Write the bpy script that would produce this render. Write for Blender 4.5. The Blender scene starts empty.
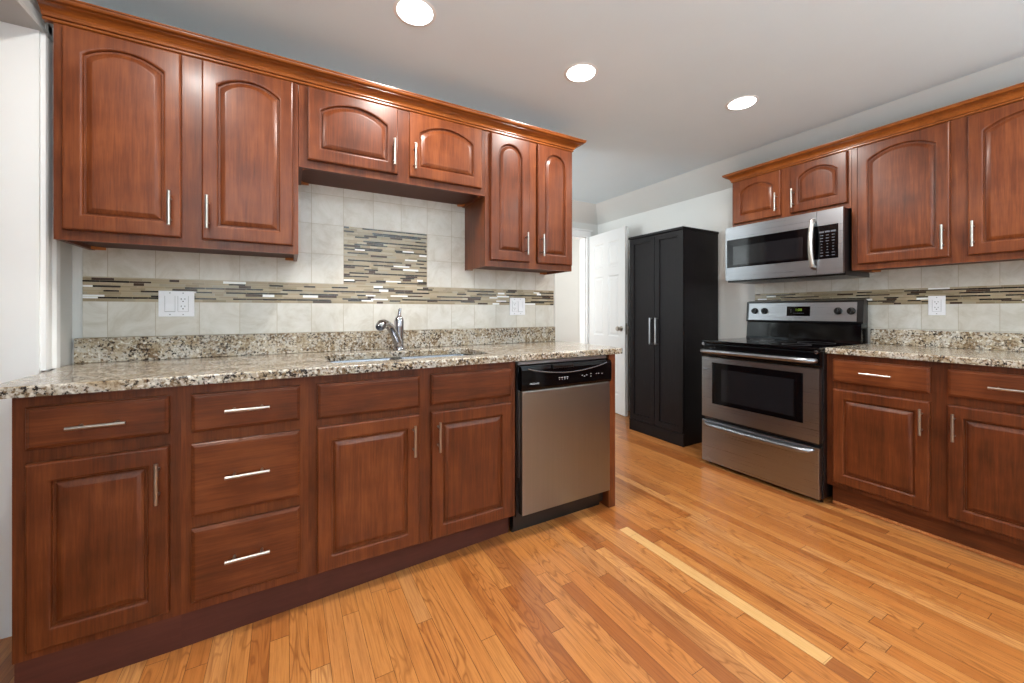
import bpy, bmesh, math, random
from mathutils import Vector, Matrix
random.seed(7)
C = bpy.context.scene.collection
SC = bpy.context.scene
# ------------------------------------------------------------------ camera, world, exposure
CAMH, THETA, FPX, HORIZON = 1.129, 60.31, 394.7, 310.9
cam_d = bpy.data.cameras.new('camera')
cam = bpy.data.objects.new('camera', cam_d); C.objects.link(cam)
cam_d.sensor_width = 36.0
cam_d.lens = FPX * 36.0 / 1024
cam_d.shift_y = -(341.5 - HORIZON) / 1024
cam_d.clip_start = 0.02
cam.location = (0, 0, CAMH)
cam.rotation_euler = (math.pi / 2, 0, math.radians(THETA - 90))
SC.camera = cam
SC.view_settings.view_transform = 'Standard'
SC.view_settings.look = 'None'
SC.view_settings.gamma = 1.0
SC.view_settings.use_curve_mapping = False
SC.view_settings.exposure = 0.0
world = bpy.data.worlds.new('world'); SC.world = world
world.use_nodes = True
world.node_tree.nodes['Background'].inputs[0].default_value = (0.85, 0.92, 1.0, 1)
world.node_tree.nodes['Background'].inputs[1].default_value = 2.0
LAMP_W = 12.8          # each recessed ceiling lamp
FILL_W = 112.0       # base strength of the added uplights behind the camera
ZC = 2.36
def area(name, loc, rot, sx, sy, w, col, parent=None, shape='RECTANGLE'):
    l = bpy.data.lights.new(name, 'AREA'); l.shape = shape; l.size = sx; l.size_y = sy
    l.energy = w; l.color = col
    o = bpy.data.objects.new(name, l); o.location = loc; o.rotation_euler = rot; C.objects.link(o)
    if parent: o.parent = parent
    return o
# added unseen uplights at the rear and back-room windows, to brighten the ceiling
def uplight(x, y, w, rz, watt, z0=.95, z1=2.0, n=4, tilt=86):
    for i in range(n):
        z = z0 + (z1 - z0) * (i + .5) / n
        area('fill_light', (x, y, z), (math.radians(90 + tilt), 0, rz), w, .16, watt / n, (0.84, 0.94, 1.0))
uplight(0.95, -1.90, 1.4, 0, FILL_W)
uplight(2.65, -1.90, .95, 0, FILL_W * .4)
uplight(-.80, -1.15, .85, math.radians(-90), FILL_W * .7, tilt=74)
uplight(-.80, 3.05, .85, math.radians(-90), 66, tilt=50)
area('fill_light', (1.85, 4.3, 1.5), (math.radians(90), 0, math.radians(-90)), .5, 1.2, 16, (1.0, 0.98, 0.95))   # added fill to brighten the hall behind the far doorway
area('fill_light', (-1.6, .80, 1.4), (math.radians(100), 0, 0), 1.0, 1.4, .8, (0.94, 0.97, 1.0))   # added fill inside the passage

# ------------------------------------------------------------------ materials
def srgb(r, g, b):
    f = lambda c: (c / 255 / 12.92) if c <= 10 else ((c / 255 + .055) / 1.055) ** 2.4
    return (f(r), f(g), f(b), 1)
class NT:
    def __init__(s, name):
        s.m = bpy.data.materials.new(name); s.m.use_nodes = True
        s.t = s.m.node_tree; s.b = s.t.nodes['Principled BSDF']
    def n(s, typ, **kw):
        nd = s.t.nodes.new(typ)
        for k, v in kw.items():
            if k == 'ins':
                for i, x in v.items():
                    if hasattr(x, 'is_output'): s.t.links.new(x, nd.inputs[i])
                    else: nd.inputs[i].default_value = x
            else: setattr(nd, k, v)
        return nd
    def l(s, a, b): s.t.links.new(a, b)
    def math(s, op, a, b=0.0, c=None):
        d = {0: a, 1: b}
        if c is not None: d[2] = c
        return s.n('ShaderNodeMath', operation=op, ins=d).outputs[0]
    def mapping(s, vec, scale, loc=(0, 0, 0), rot=(0, 0, 0)):
        return s.n('ShaderNodeMapping', ins={0: vec, 1: loc, 2: rot, 3: scale}).outputs[0]
    def noise(s, vec, scale, detail=4, rough=.55, dist=0, col=False):
        nd = s.n('ShaderNodeTexNoise', ins={'Vector': vec, 'Scale': scale, 'Detail': detail, 'Roughness': rough, 'Distortion': dist})
        return nd.outputs['Color' if col else 'Fac']
    def ramp(s, fac, stops, interp='LINEAR'):
        nd = s.n('ShaderNodeValToRGB', ins={0: fac}); cr = nd.color_ramp; cr.interpolation = interp
        while len(cr.elements) < len(stops): cr.elements.new(.5)
        for e, (p, c) in zip(cr.elements, stops): e.position = p; e.color = c
        return nd.outputs[0]
    def mix(s, fac, a, b, blend='MIX'):
        nd = s.n('ShaderNodeMix', data_type='RGBA', blend_type=blend)
        for i, x in ((0, fac), (6, a), (7, b)):
            if hasattr(x, 'is_output'): s.l(x, nd.inputs[i])
            else: nd.inputs[i].default_value = x
        return nd.outputs[2]
    def set(s, **kw):
        for k, v in kw.items():
            k = k.replace('_', ' ')
            inp = s.b.inputs[k]
            if hasattr(v, 'is_output'): s.l(v, inp)
            else: inp.default_value = v
        return s
    def bump(s, h, strength=.2, dist=.002):
        nd = s.n('ShaderNodeBump', ins={'Strength': strength, 'Distance': dist, 'Height': h})
        s.l(nd.outputs[0], s.b.inputs['Normal'])
def objvec(t):
    tc = t.n('ShaderNodeTexCoord').outputs['Object']
    rnd = t.n('ShaderNodeObjectInfo').outputs['Random']
    off = t.math('MULTIPLY', rnd, 37.0)
    v = t.n('ShaderNodeCombineXYZ', ins={0: off, 1: off, 2: off}).outputs[0]
    return t.n('ShaderNodeVectorMath', operation='ADD', ins={0: tc, 1: v}).outputs[0], rnd
def cabinet_wood(name, dark, mid, light, horiz=False, rough=.33, coat=.12):
    t = NT(name); vec, rnd = objvec(t)
    sc = (1.6, 14, 22) if horiz else (22, 14, 1.6)
    g = t.noise(t.mapping(vec, sc), 1.6, 5, .6, .6)
    blotch = t.noise(vec, 7.0, 3, .5)
    streak = t.noise(t.mapping(vec, (4, 60, 90) if horiz else (90, 60, 4)), 2.0, 3, .6)
    fac = t.math('ADD', t.math('MULTIPLY', g, .46), t.math('MULTIPLY', blotch, .36))
    fac = t.math('ADD', fac, t.math('MULTIPLY', streak, .32))
    fac = t.math('ADD', fac, t.math('MULTIPLY', t.math('SUBTRACT', rnd, .5), .12))
    col = t.ramp(fac, [(.38, dark), (.56, mid), (.76, light)])
    t.set(Base_Color=col, Roughness=t.math('ADD', rough, t.math('MULTIPLY', blotch, .08)), Coat_Weight=coat, Coat_Roughness=.2, Specular_IOR_Level=.27)
    return t.m
WD, WM, WL = srgb(68, 30, 12), srgb(96, 46, 20), srgb(124, 66, 32)
M_woodv = cabinet_wood('stained_maple_upright_grain', WD, WM, WL)
M_woodh = cabinet_wood('stained_maple_level_grain', WD, WM, WL, True)
M_crown = cabinet_wood('crown_stain', srgb(104, 52, 17), srgb(130, 69, 25), srgb(152, 84, 33), True, .28, .4)
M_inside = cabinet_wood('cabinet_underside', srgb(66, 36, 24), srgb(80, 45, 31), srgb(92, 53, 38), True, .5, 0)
M_toe = cabinet_wood('toe_kick_stain', srgb(70, 36, 28), srgb(79, 41, 33), srgb(88, 47, 38), True, .45, .0)
M_block = cabinet_wood('raw_corner_block', srgb(150, 84, 40), srgb(180, 110, 60), srgb(196, 126, 74), True, .6, 0)

def plain(name, col, rough=.5, metal=0.0, **kw):
    t = NT(name); t.set(Base_Color=col, Roughness=rough, Metallic=metal, **kw); return t.m
def paint(name, col, rough=.55, amp=.03):
    t = NT(name); v = t.n('ShaderNodeTexCoord').outputs['Object']
    n = t.noise(v, 3.0, 4); c2 = tuple(max(0, x * (1 - amp * 2)) for x in col[:3]) + (1,)
    t.set(Base_Color=t.mix(n, c2, col), Roughness=rough); t.bump(t.noise(v, 180, 2), .06, .001); return t.m
M_wall = paint('wall_paint', srgb(214, 213, 209))
M_ceil = paint('ceiling_paint', srgb(224, 237, 243), .7)
M_trim = paint('white_trim_paint', srgb(232, 232, 231), .35, .01)
M_trim2 = paint('darkened_white_paint', srgb(180, 180, 178), .4, .02)  # white paint darkened to stand in for dimmer light on the passage wall
M_door = paint('white_door_paint', srgb(212, 212, 211), .35, .01)
M_plate = plain('white_plastic_plate', srgb(238, 238, 242), .3)
M_slot = plain('dark_slot', srgb(30, 28, 28), .6)
M_plategap = plain('plate_seam_grey', srgb(150, 150, 152), .5)
M_nickel = plain('brushed_nickel', srgb(176, 170, 162), .30, 1.0)
M_satin = plain('satin_steel_handle', srgb(188, 184, 178), .36, 1.0)
M_chrome = plain('chrome', srgb(178, 178, 184), .1, 1.0)
M_black = plain('black_plastic', srgb(14, 14, 16), .28)
M_gloss = plain('black_glass', srgb(6, 6, 8), .07, 0, Specular_IOR_Level=.26)
M_dglass = plain('dark_oven_glass', srgb(24, 25, 28), .08)
M_print = plain('grey_key_print', srgb(84, 86, 94), .5)
M_printw = plain('pale_print', srgb(196, 196, 200), .5)
M_silver = plain('wardrobe_silver', srgb(190, 190, 192), .3, 1.0)
M_knob = plain('satin_knob', srgb(172, 164, 154), .3, 1.0)
def steel(name, col, horiz=True, rough=.27):
    t = NT(name); v = t.n('ShaderNodeTexCoord').outputs['Object']
    sc = (1.5, 300, 300) if horiz else (300, 300, 1.5)
    n = t.noise(t.mapping(v, sc), 1.0, 3, .6)
    c2 = tuple(x * .80 for x in col[:3]) + (1,)
    t.set(Base_Color=t.mix(n, c2, col), Metallic=1.0, Roughness=t.math('ADD', rough - .03, t.math('MULTIPLY', n, .10))); return t.m
M_steel = steel('stainless_steel', srgb(158, 161, 166))
M_steelv = steel('stainless_steel_upright_brush', srgb(148, 146, 142), False, .30)
M_basin = steel('sink_steel', srgb(150, 154, 160), True, .24)
def emit(name, col, st, base=(0, 0, 0, 1)):
    t = NT(name); t.set(Base_Color=base, Emission_Color=col, Emission_Strength=st); return t.m
M_lens = emit('lit_lamp_lens', (1, .985, .96, 1), 9.0, srgb(240, 240, 240))
M_digits = emit('green_clock_digits', srgb(150, 190, 40), .55)
# black wood-grain laminate
t = NT('black_brown_laminate'); v, rnd = objvec(t)
g = t.noise(t.mapping(v, (60, 60, 2.2)), 1.3, 5, .65, .4)
t.set(Base_Color=t.ramp(g, [(.3, srgb(9, 7, 8)), (.7, srgb(23, 19, 21))]), Roughness=.4, Specular_IOR_Level=.24); t.bump(g, .15, .001)
M_lam = t.m
# granite
t = NT('speckled_granite'); v = t.n('ShaderNodeTexCoord').outputs['Object']
n1 = t.noise(v, 16, 5, .65, .4); base = t.ramp(n1, [(.30, srgb(134, 114, 86)), (.44, srgb(168, 154, 132)), (.58, srgb(182, 175, 164)), (.75, srgb(146, 142, 136))])
vn = t.math('ADD', t.noise(t.mapping(v, (1, 1, 1), (3, 5, 2)), 80, 3, .6), t.math('MULTIPLY', t.math('SUBTRACT', t.noise(t.mapping(v, (1, 1, 1), (8, 1, 3)), 9, 3, .6, 1.0), .5), .5))
c = t.mix(t.ramp(vn, [(.48, (0, 0, 0, 1)), (.62, (1, 1, 1, 1))]), base, srgb(114, 94, 70))
clus = t.noise(t.mapping(v, (1, 1, 1), (4, 9, 13)), 13, 4, .6, 1.2)
vn2 = t.math('ADD', t.noise(t.mapping(v, (1, 1, 1), (11, 2, 7)), 92, 4, .7), t.math('MULTIPLY', t.math('SUBTRACT', clus, .5), .42))
c = t.mix(t.ramp(vn2, [(.545, (0, 0, 0, 1)), (.60, (1, 1, 1, 1))]), c, srgb(38, 31, 28))
vn3 = t.noise(t.mapping(v, (1, 1, 1), (21, 8, 1)), 70, 2, .5)
c = t.mix(t.ramp(vn3, [(.58, (0, 0, 0, 1)), (.70, (1, 1, 1, 1))]), c, srgb(212, 206, 194))
t.set(Base_Color=c, Roughness=.17, Coat_Weight=.1, Coat_Roughness=.05, Specular_IOR_Level=.4); M_gran = t.m
# tiles
t = NT('cream_ceramic_tile'); v = t.n('ShaderNodeTexCoord').outputs['Object']
isl = t.n('ShaderNodeNewGeometry').outputs['Random Per Island']
off = t.n('ShaderNodeCombineXYZ', ins={0: t.math('MULTIPLY', isl, 11.0), 1: isl, 2: t.math('MULTIPLY', isl, 23.0)}).outputs[0]
vv = t.n('ShaderNodeVectorMath', operation='ADD', ins={0: v, 1: off}).outputs[0]
n = t.noise(vv, 9, 6, .7, .8)
c = t.ramp(n, [(.32, srgb(188, 181, 168)), (.5, srgb(205, 201, 192)), (.7, srgb(216, 213, 207))])
c = t.mix(t.math('MULTIPLY', isl, .18), c, srgb(204, 190, 168))
t.set(Base_Color=c, Roughness=.28); M_tile = t.m
M_grout = plain('tan_grout', srgb(176, 164, 142), .85)
def island_ramp(name, stops, rough, **kw):
    t = NT(name); i = t.n('ShaderNodeNewGeometry').outputs['Random Per Island']
    t.set(Base_Color=t.ramp(i, stops, 'CONSTANT'), Roughness=rough, **kw); return t.m
M_mthick = island_ramp('beige_mosaic_strips', [(0, srgb(166, 150, 124)), (.25, srgb(150, 134, 108)), (.45, srgb(174, 160, 136)), (.60, srgb(142, 127, 100)), (.74, srgb(160, 150, 130)), (.84, srgb(240, 240, 238)), (.92, srgb(66, 48, 36))], .22)
M_mthin = island_ramp('dark_mosaic_strips', [(0, srgb(30, 20, 15)), (.26, srgb(62, 44, 32)), (.34, srgb(164, 148, 120)), (.58, srgb(24, 18, 16)), (.72, srgb(150, 134, 108)), (.94, srgb(240, 240, 238))], .14)

# oak floor: strips along Y, 57 mm wide
t = NT('oak_strip_floor'); v = t.n('ShaderNodeTexCoord').outputs['Object']
sp = t.n('ShaderNodeSeparateXYZ', ins={0: v}); X, Y = sp.outputs[0], sp.outputs[1]
PW = .057
px = t.math('DIVIDE', t.math('ADD', X, .05), PW); pid = t.math('FLOOR', px); pfr = t.math('FRACT', px)
w1 = t.n('ShaderNodeTexWhiteNoise', noise_dimensions='1D', ins={'W': pid}).outputs['Value']
ly = t.math('ADD', t.math('DIVIDE', Y, .82), t.math('MULTIPLY', w1, 17.3))
bid = t.math('FLOOR', ly); bfr = t.math('FRACT', ly)
cb = t.n('ShaderNodeCombineXYZ', ins={0: pid, 1: bid, 2: 0.0}).outputs[0]
wn = t.n('ShaderNodeTexWhiteNoise', noise_dimensions='2D', ins={'Vector': cb}); r1 = wn.outputs['Value']
r2 = t.n('ShaderNodeSeparateColor', ins={0: wn.outputs['Color']}).outputs[1]
gv = t.n('ShaderNodeVectorMath', operation='ADD', ins={0: v, 1: t.n('ShaderNodeCombineXYZ', ins={0: t.math('MULTIPLY', r1, 31.0), 1: t.math('MULTIPLY', r2, 47.0), 2: 0.0}).outputs[0]}).outputs[0]
fine = t.noise(t.mapping(gv, (210, 7, 1)), 1.0, 4, .6, .3)
# cathedral figure: rings of a stretched noise
cn = t.noise(t.mapping(gv, (17, 2.6, 1)), 1.0, 2, .4, .5)
ring = t.math('FRACT', t.math('MULTIPLY', cn, 9.0))
ring = t.math('ABSOLUTE', t.math('SUBTRACT', ring, .5)); ring = t.ramp(t.math('MULTIPLY', ring, 2.0), [(0.0, (0, 0, 0, 1)), (.42, (1, 1, 1, 1))])
col = t.ramp(r1, [(0, srgb(150, 86, 40)), (.2, srgb(178, 110, 53)), (.45, srgb(194, 130, 69)), (.7, srgb(183, 115, 57)), (.88, srgb(205, 147, 88)), (1, srgb(140, 77, 36))])
dark = t.mix(.72, col, srgb(112, 56, 22))
c = t.mix(t.math('MULTIPLY', t.math('SUBTRACT', 1.0, ring), t.ramp(r2, [(.35, (.12, .12, .12, 1)), (.65, (.95, .95, .95, 1))])), col, dark)
c = t.mix(t.ramp(fine, [(.50, (0, 0, 0, 1)), (.70, (.7, .7, .7, 1))]), c, dark)
c = t.mix(t.math('MULTIPLY', t.noise(v, 1.7, 3), .30), c, srgb(176, 104, 46))
med = t.noise(t.mapping(gv, (75, 2.5, 1)), 1.0, 3, .6, .2)
c = t.mix(t.ramp(med, [(.48, (0, 0, 0, 1)), (.68, (.55, .55, .55, 1))]), c, dark)
# one pale replacement strip
inx = t.math('COMPARE', pid, 27.0, .5)
iny = t.math('MULTIPLY', t.math('GREATER_THAN', Y, .60), t.math('LESS_THAN', Y, 1.495))
pale = t.math('MULTIPLY', inx, iny)
palec = t.mix(t.ramp(fine, [(.45, (0, 0, 0, 1)), (.75, (.5, .5, .5, 1))]), srgb(208, 162, 104), srgb(170, 120, 70))
c = t.mix(pale, c, palec)
seamx = t.math('LESS_THAN', t.math('MINIMUM', pfr, t.math('SUBTRACT', 1.0, pfr)), .016)
seamy = t.math('LESS_THAN', bfr, .0028)
seam = t.math('MULTIPLY', t.math('MAXIMUM', seamx, seamy), t.math('SUBTRACT', 1.0, t.math('MULTIPLY', pale, .5)))
c = t.mix(t.math('MULTIPLY', seam, .75), c, srgb(84, 44, 18))
t.set(Base_Color=c, Roughness=t.math('ADD', .24, t.math('MULTIPLY', fine, .14)), Coat_Weight=.15, Coat_Roughness=.15)
t.bump(t.math('SUBTRACT', t.math('MULTIPLY', fine, .15), seam), .25, .001)
M_floor = t.m

# ------------------------------------------------------------------ mesh helpers
def nb(): return bmesh.new()
def box(bm, x0, x1, y0, y1, z0, z1, mi=0, bev=0):
    vs = [bm.verts.new(p) for p in ((x0, y0, z0), (x1, y0, z0), (x1, y1, z0), (x0, y1, z0), (x0, y0, z1), (x1, y0, z1), (x1, y1, z1), (x0, y1, z1))]
    fs = [bm.faces.new([vs[i] for i in q]) for q in ((0, 3, 2, 1), (4, 5, 6, 7), (0, 1, 5, 4), (1, 2, 6, 5), (2, 3, 7, 6), (3, 0, 4, 7))]
    for f in fs: f.material_index = mi
    if bev:
        es = list({e for f in fs for e in f.edges})
        r = bmesh.ops.bevel(bm, geom=es, offset=bev, segments=2, profile=.6, affect='EDGES')
        for f in r['faces']: f.material_index = mi
def prism(bm, prof, x0, x1, axis='x', mi=0):
    """extrude a closed 2-D profile; axis x: profile is (y,z); axis y: (x,z); axis z: (x,y)"""
    def P(a, b, s): return {'x': (s, a, b), 'y': (a, s, b), 'z': (a, b, s)}[axis]
    A = [bm.verts.new(P(a, b, x0)) for a, b in prof]; B = [bm.verts.new(P(a, b, x1)) for a, b in prof]
    n = len(prof); fs = [bm.faces.new(A), bm.faces.new(B[::-1])]
    for i in range(n): fs.append(bm.faces.new((A[i], B[i], B[(i + 1) % n], A[(i + 1) % n])))
    for f in fs: f.material_index = mi
def tube(bm, pts, r, n=14, mi=0, flat=1.0, up=None):
    pts = [Vector(p) for p in pts]; R = r if isinstance(r, (list, tuple)) else [r] * len(pts)
    T = []
    for i in range(len(pts)):
        a = pts[max(0, i - 1)]; b = pts[min(len(pts) - 1, i + 1)]; T.append((b - a).normalized())
    u = Vector(up) if up else (Vector((0, 0, 1)) if abs(T[0].z) < .9 else Vector((0, 1, 0)))
    rings = []
    for p, tt, rr in zip(pts, T, R):
        s = tt.cross(u)
        if s.length < 1e-4: s = tt.cross(Vector((1, 0, 0)))
        s.normalize(); w = s.cross(tt).normalized(); u = w
        rings.append([bm.verts.new(p + s * math.cos(2 * math.pi * k / n) * rr + w * math.sin(2 * math.pi * k / n) * rr * flat) for k in range(n)])
    fs = []
    for A, B in zip(rings, rings[1:]):
        for k in range(n): fs.append(bm.faces.new((A[k], A[(k + 1) % n], B[(k + 1) % n], B[k])))
    for f in fs: f.smooth = True
    fs += [bm.faces.new(rings[0][::-1]), bm.faces.new(rings[-1])]
    for f in fs: f.material_index = mi
def lathe(bm, prof, c=(0, 0, 0), axis=(0, 0, 1), n=28, mi=0):
    """prof: (radius, height) along axis, starting and ending wherever; radius 0 closes"""
    ax = Vector(axis).normalized(); a = ax.orthogonal().normalized(); b = ax.cross(a); c = Vector(c); rings = []
    for r, h in prof:
        if r < 1e-6: rings.append([bm.verts.new(c + ax * h)])
        else: rings.append([bm.verts.new(c + ax * h + (a * math.cos(2 * math.pi * k / n) + b * math.sin(2 * math.pi * k / n)) * r) for k in range(n)])
    for A, B in zip(rings, rings[1:]):
        for k in range(n):
            k2 = (k + 1) % n
            if len(A) == 1 and len(B) == 1: continue
            if len(A) == 1: f = bm.faces.new((A[0], B[k2], B[k]))
            elif len(B) == 1: f = bm.faces.new((A[k], A[k2], B[0]))
            else: f = bm.faces.new((A[k], A[k2], B[k2], B[k]))
            f.smooth = True; f.material_index = mi
def obj(name, bm, mats, parent=None, loc=None, label=None):
    me = bpy.data.meshes.new(name)
    bmesh.ops.recalc_face_normals(bm, faces=bm.faces)
    bm.normal_update()
    for e in bm.edges:
        if len(e.link_faces) == 2 and e.calc_face_angle(0) > .55: e.smooth = False
    bm.to_mesh(me); bm.free()
    for m in (mats if isinstance(mats, (list, tuple)) else [mats]): me.materials.append(m)
    o = bpy.data.objects.new(name, me); C.objects.link(o)
    if parent: o.parent = parent
    if loc: o.location = loc
    if label: o['label'] = label
    return o
def thing(name, label, cat, loc=(0, 0, 0), rotz=0, group=None):
    o = bpy.data.objects.new(name, None); C.objects.link(o); o.empty_display_size = .1
    o.location = loc; o.rotation_euler = (0, 0, rotz); o['label'] = label; o['category'] = cat
    if group: o['group'] = group
    return o
def tag(o, label, cat, group=None):
    o['label'] = label; o['category'] = cat
    if group: o['group'] = group
    return o
def struct(name, bm, m, label=None):
    o = obj(name, bm, m); o['kind'] = 'structure'
    if label: o['label'] = label
    return o
def text(name, s, size, mat, parent, loc, rot=(math.pi / 2, 0, 0), sx=1.0):
    cu = bpy.data.curves.new(name, 'FONT'); cu.body = s; cu.size = size; cu.extrude = .0004; cu.align_x = 'CENTER'; cu.align_y = 'CENTER'
    to = bpy.data.objects.new(name, cu); C.objects.link(to); bpy.context.view_layer.update()
    me = bpy.data.meshes.new_from_object(to.evaluated_get(bpy.context.evaluated_depsgraph_get()))
    bpy.data.objects.remove(to); me.materials.clear(); me.materials.append(mat)
    o = bpy.data.objects.new(name, me); C.objects.link(o); o.parent = parent; o.location = loc; o.rotation_euler = rot; o.scale = (sx, 1, 1)
    return o
RR = -math.pi / 2     # rotation of everything on the range wall: local x runs to the right, local y into the wall

# ------------------------------------------------------------------ room shell
XL, XR, YA, YFAR, YB = -.765, 3.3675, 2.30, 3.75, -1.9
b = nb(); box(b, -2.6, 3.6, -2.2, 5.0, -.1, 0); struct('floor', b, M_floor)
b = nb(); box(b, XL - .12, 3.09, YB - .1, 3.47, ZC, ZC + .1)
struct('ceiling', b, M_ceil)
def slope_b():
    b = nb()   # sloping strip of ceiling down to the range wall, hipped with the one of the far wall
    for a in (((3.09, YB - .1, ZC), (3.09, 3.47, ZC), (XR + .01, YFAR + .01, 2.196), (XR + .01, YB - .1, 2.196)),
              ((XL - .12, 3.47, ZC), (XL - .12, YFAR + .01, 2.196), (XR + .01, YFAR + .01, 2.196), (3.09, 3.47, ZC))):
        lo = [b.verts.new(p) for p in a]; hi = [b.verts.new((p[0], p[1], p[2] + .12)) for p in a]
        b.faces.new(lo); b.faces.new(hi[::-1])
        for i in range(4): b.faces.new((lo[i], hi[i], hi[(i + 1) % 4], lo[(i + 1) % 4]))
    return b
o = struct('ceiling', slope_b(), M_wall)
b = nb(); box(b, XR, XR + .12, YB, YFAR + 1.0, 0, ZC + .1); struct('wall_right', b, M_wall)
# wall with the sink run; stops at X = 1.65
b = nb(); box(b, XL - .12, 1.65, YA, YA + .12, 0, ZC); struct('wall_back', b, M_wall)
# left wall: jamb piece next to the cabinets, opening, then wall behind the camera with a window
b = nb(); box(b, XL - .12, XL, 2.150, YA, 0, ZC); box(b, XL - .12, XL, .75, 2.150, 2.19, ZC)
box(b, XL - .12, XL, YB, -1.6, 0, ZC); box(b, XL - .12, XL, -.7, .75, 0, ZC); box(b, XL - .12, XL, -1.6, -.7, 0, .85); box(b, XL - .12, XL, -1.6, -.7, 2.05, ZC)
box(b, XL - .12, XL, YA + .12, 2.6, 0, ZC); box(b, XL - .12, XL, 3.5, YFAR, 0, ZC); box(b, XL - .12, XL, 2.6, 3.5, 0, .9); box(b, XL - .12, XL, 2.6, 3.5, 2.0, ZC)
struct('wall_left', b, M_wall)
# passage seen through the opening
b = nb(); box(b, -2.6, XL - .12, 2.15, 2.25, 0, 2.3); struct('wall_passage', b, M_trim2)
b = nb(); box(b, -2.6, XL - .12, .4, 2.15, 2.19, 2.3); struct('ceiling', b, M_ceil)
b = nb(); box(b, -2.6, -2.5, .65, 2.15, 0, 2.19); box(b, -2.5, XL - .12, .65, .75, 0, 2.19); struct('wall_passage', b, M_wall)
# casing of that opening: an upright and a head, each moulded
b = nb(); prism(b, [(XL, 2.062), (XL + .012, 2.062), (XL + .014, 2.074), (XL + .010, 2.082), (XL + .010, 2.112), (XL + .018, 2.122), (XL + .018, 2.150), (XL, 2.150)], .915, 2.205, 'z')
prism(b, [(XL - .12, 2.050), (XL, 2.050), (XL, 2.150), (XL - .12, 2.150)], 0, 2.19, 'z')
struct('trim_1', b, M_trim)
b = nb(); prism(b, [(XL, 2.125), (XL + .012, 2.125), (XL + .014, 2.137), (XL + .010, 2.145), (XL + .010, 2.175), (XL + .018, 2.185), (XL + .018, 2.205), (XL, 2.205)], .7, 2.150, 'y')
prism(b, [(XL - .12, 2.125), (XL, 2.125), (XL, 2.19), (XL - .12, 2.19)], .75, 2.050, 'y')
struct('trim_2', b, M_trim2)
# far wall with the doorway, closet behind
DX0, DX1, DZ = 2.38, 3.18, 2.03
b = nb(); box(b, XL, DX0, YFAR, YFAR + .1, 0, ZC); box(b, DX1, XR, YFAR, YFAR + .1, 0, ZC); box(b, DX0, DX1, YFAR, YFAR + .1, DZ, ZC)
struct('wall_far', b, M_wall)
b = nb(); box(b, 1.8, XR, 4.65, 4.75, 0, ZC); box(b, 1.7, 1.8, YFAR + .1, 4.65, 0, ZC); struct('wall_closet', b, M_wall)
b = nb(); box(b, 1.7, XR, YFAR + .1, 4.75, ZC, ZC + .1); struct('ceiling', b, M_ceil)
b = nb()
for x0, x1 in ((DX0 - .07, DX0), (DX1, DX1 + .06)):
    box(b, x0, x1, YFAR - .018, YFAR, 0, DZ + .0, 0, .003)
box(b, DX0 - .07, DX1 + .06, YFAR - .018, YFAR, DZ, DZ + .07, 0, .003); box(b, DX0 - .09, DX1 + .08, YFAR - .035, YFAR, DZ + .07, DZ + .09, 0, .003)
box(b, DX0, DX0 + .015, YFAR, YFAR + .1, 0, DZ); box(b, DX1 - .015, DX1, YFAR, YFAR + .1, 0, DZ); box(b, DX0, DX1, YFAR, YFAR + .1, DZ - .015, DZ)
struct('trim_3', b, M_trim)
b = nb(); box(b, XR - .015, XR, 2.80, YFAR - .02, 0, .13, 0, .003); struct('baseboard_right', b, M_trim)
b = nb(); box(b, DX1 + .06, XR - .016, YFAR - .015, YFAR, 0, .13, 0, .003); struct('baseboard_far', b, M_trim)
# narrow window beside the wardrobe (only its casing shows past the door)
b = nb(); box(b, XR - .02, XR, 2.90, 3.22, .95, 1.02, 0, .003); box(b, XR - .02, XR, 3.15, 3.22, 1.02, 1.70, 0, .003); box(b, XR - .02, XR, 2.90, 3.22, 1.70, 1.77, 0, .003); box(b, XR - .02, XR, 2.90, 2.96, 1.02, 1.70, 0, .003)
struct('window_1', b, M_trim)
# rear wall behind the camera with two windows
b = nb(); wins = [(.2, 1.7), (2.15, 3.15)]
xs = [XL - .12, .2, 1.7, 2.15, 3.15, XR + .1]
for x0, x1 in ((xs[0], xs[1]), (xs[2], xs[3]), (xs[4], xs[5])): box(b, x0, x1, YB - .12, YB, 0, ZC)
for x0, x1 in wins: box(b, x0, x1, YB - .12, YB, 0, .85); box(b, x0, x1, YB - .12, YB, 2.05, ZC)
struct('wall_rear', b, M_wall)
for i, (x0, x1) in enumerate(wins):
    b = nb(); xm = (x0 + x1) / 2
    for a, c in ((x0, x0 + .05), (x1 - .05, x1), (xm - .02, xm + .02)): box(b, a, c, YB - .08, YB - .03, .85, 2.05)
    for a, c in ((.85, .9), (2.0, 2.05), (1.43, 1.47)): box(b, x0, x1, YB - .079, YB - .031, a, c)
    struct('window_%d' % (i + 2), b, M_trim)

# ------------------------------------------------------------------ cabinet parts
def bar_handle(parent, x, z, vertical, y=0.0, L=.130, name='handle'):
    """brushed bar pull on two posts; x, z its centre; y the face it stands on"""
    b = nb(); h = L / 2; yo = y - .033
    if vertical:
        tube(b, [(x, yo, z - h), (x, yo, z + h)], .0058, 12)
        for s in (-1, 1): tube(b, [(x, y + .001, z + s * h * .62), (x, yo, z + s * h * .62)], .0046, 10)
    else:
        tube(b, [(x - h, yo, z), (x + h, yo, z)], .0058, 12)
        for s in (-1, 1): tube(b, [(x + s * h * .62, y + .001, z), (x + s * h * .62, yo, z)], .0046, 10)
    return obj(name, b, M_nickel, parent)
def loops_mesh(b, loops, closed_back=True):
    V = [[b.verts.new(p) for p in lp] for lp in loops]; n = len(V[0])
    for A, B in zip(V, V[1:]):
        for k in range(n): b.faces.new((A[k], A[(k + 1) % n], B[(k + 1) % n], B[k]))
    b.faces.new(V[-1][::-1]); b.faces.new(V[0])
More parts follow.
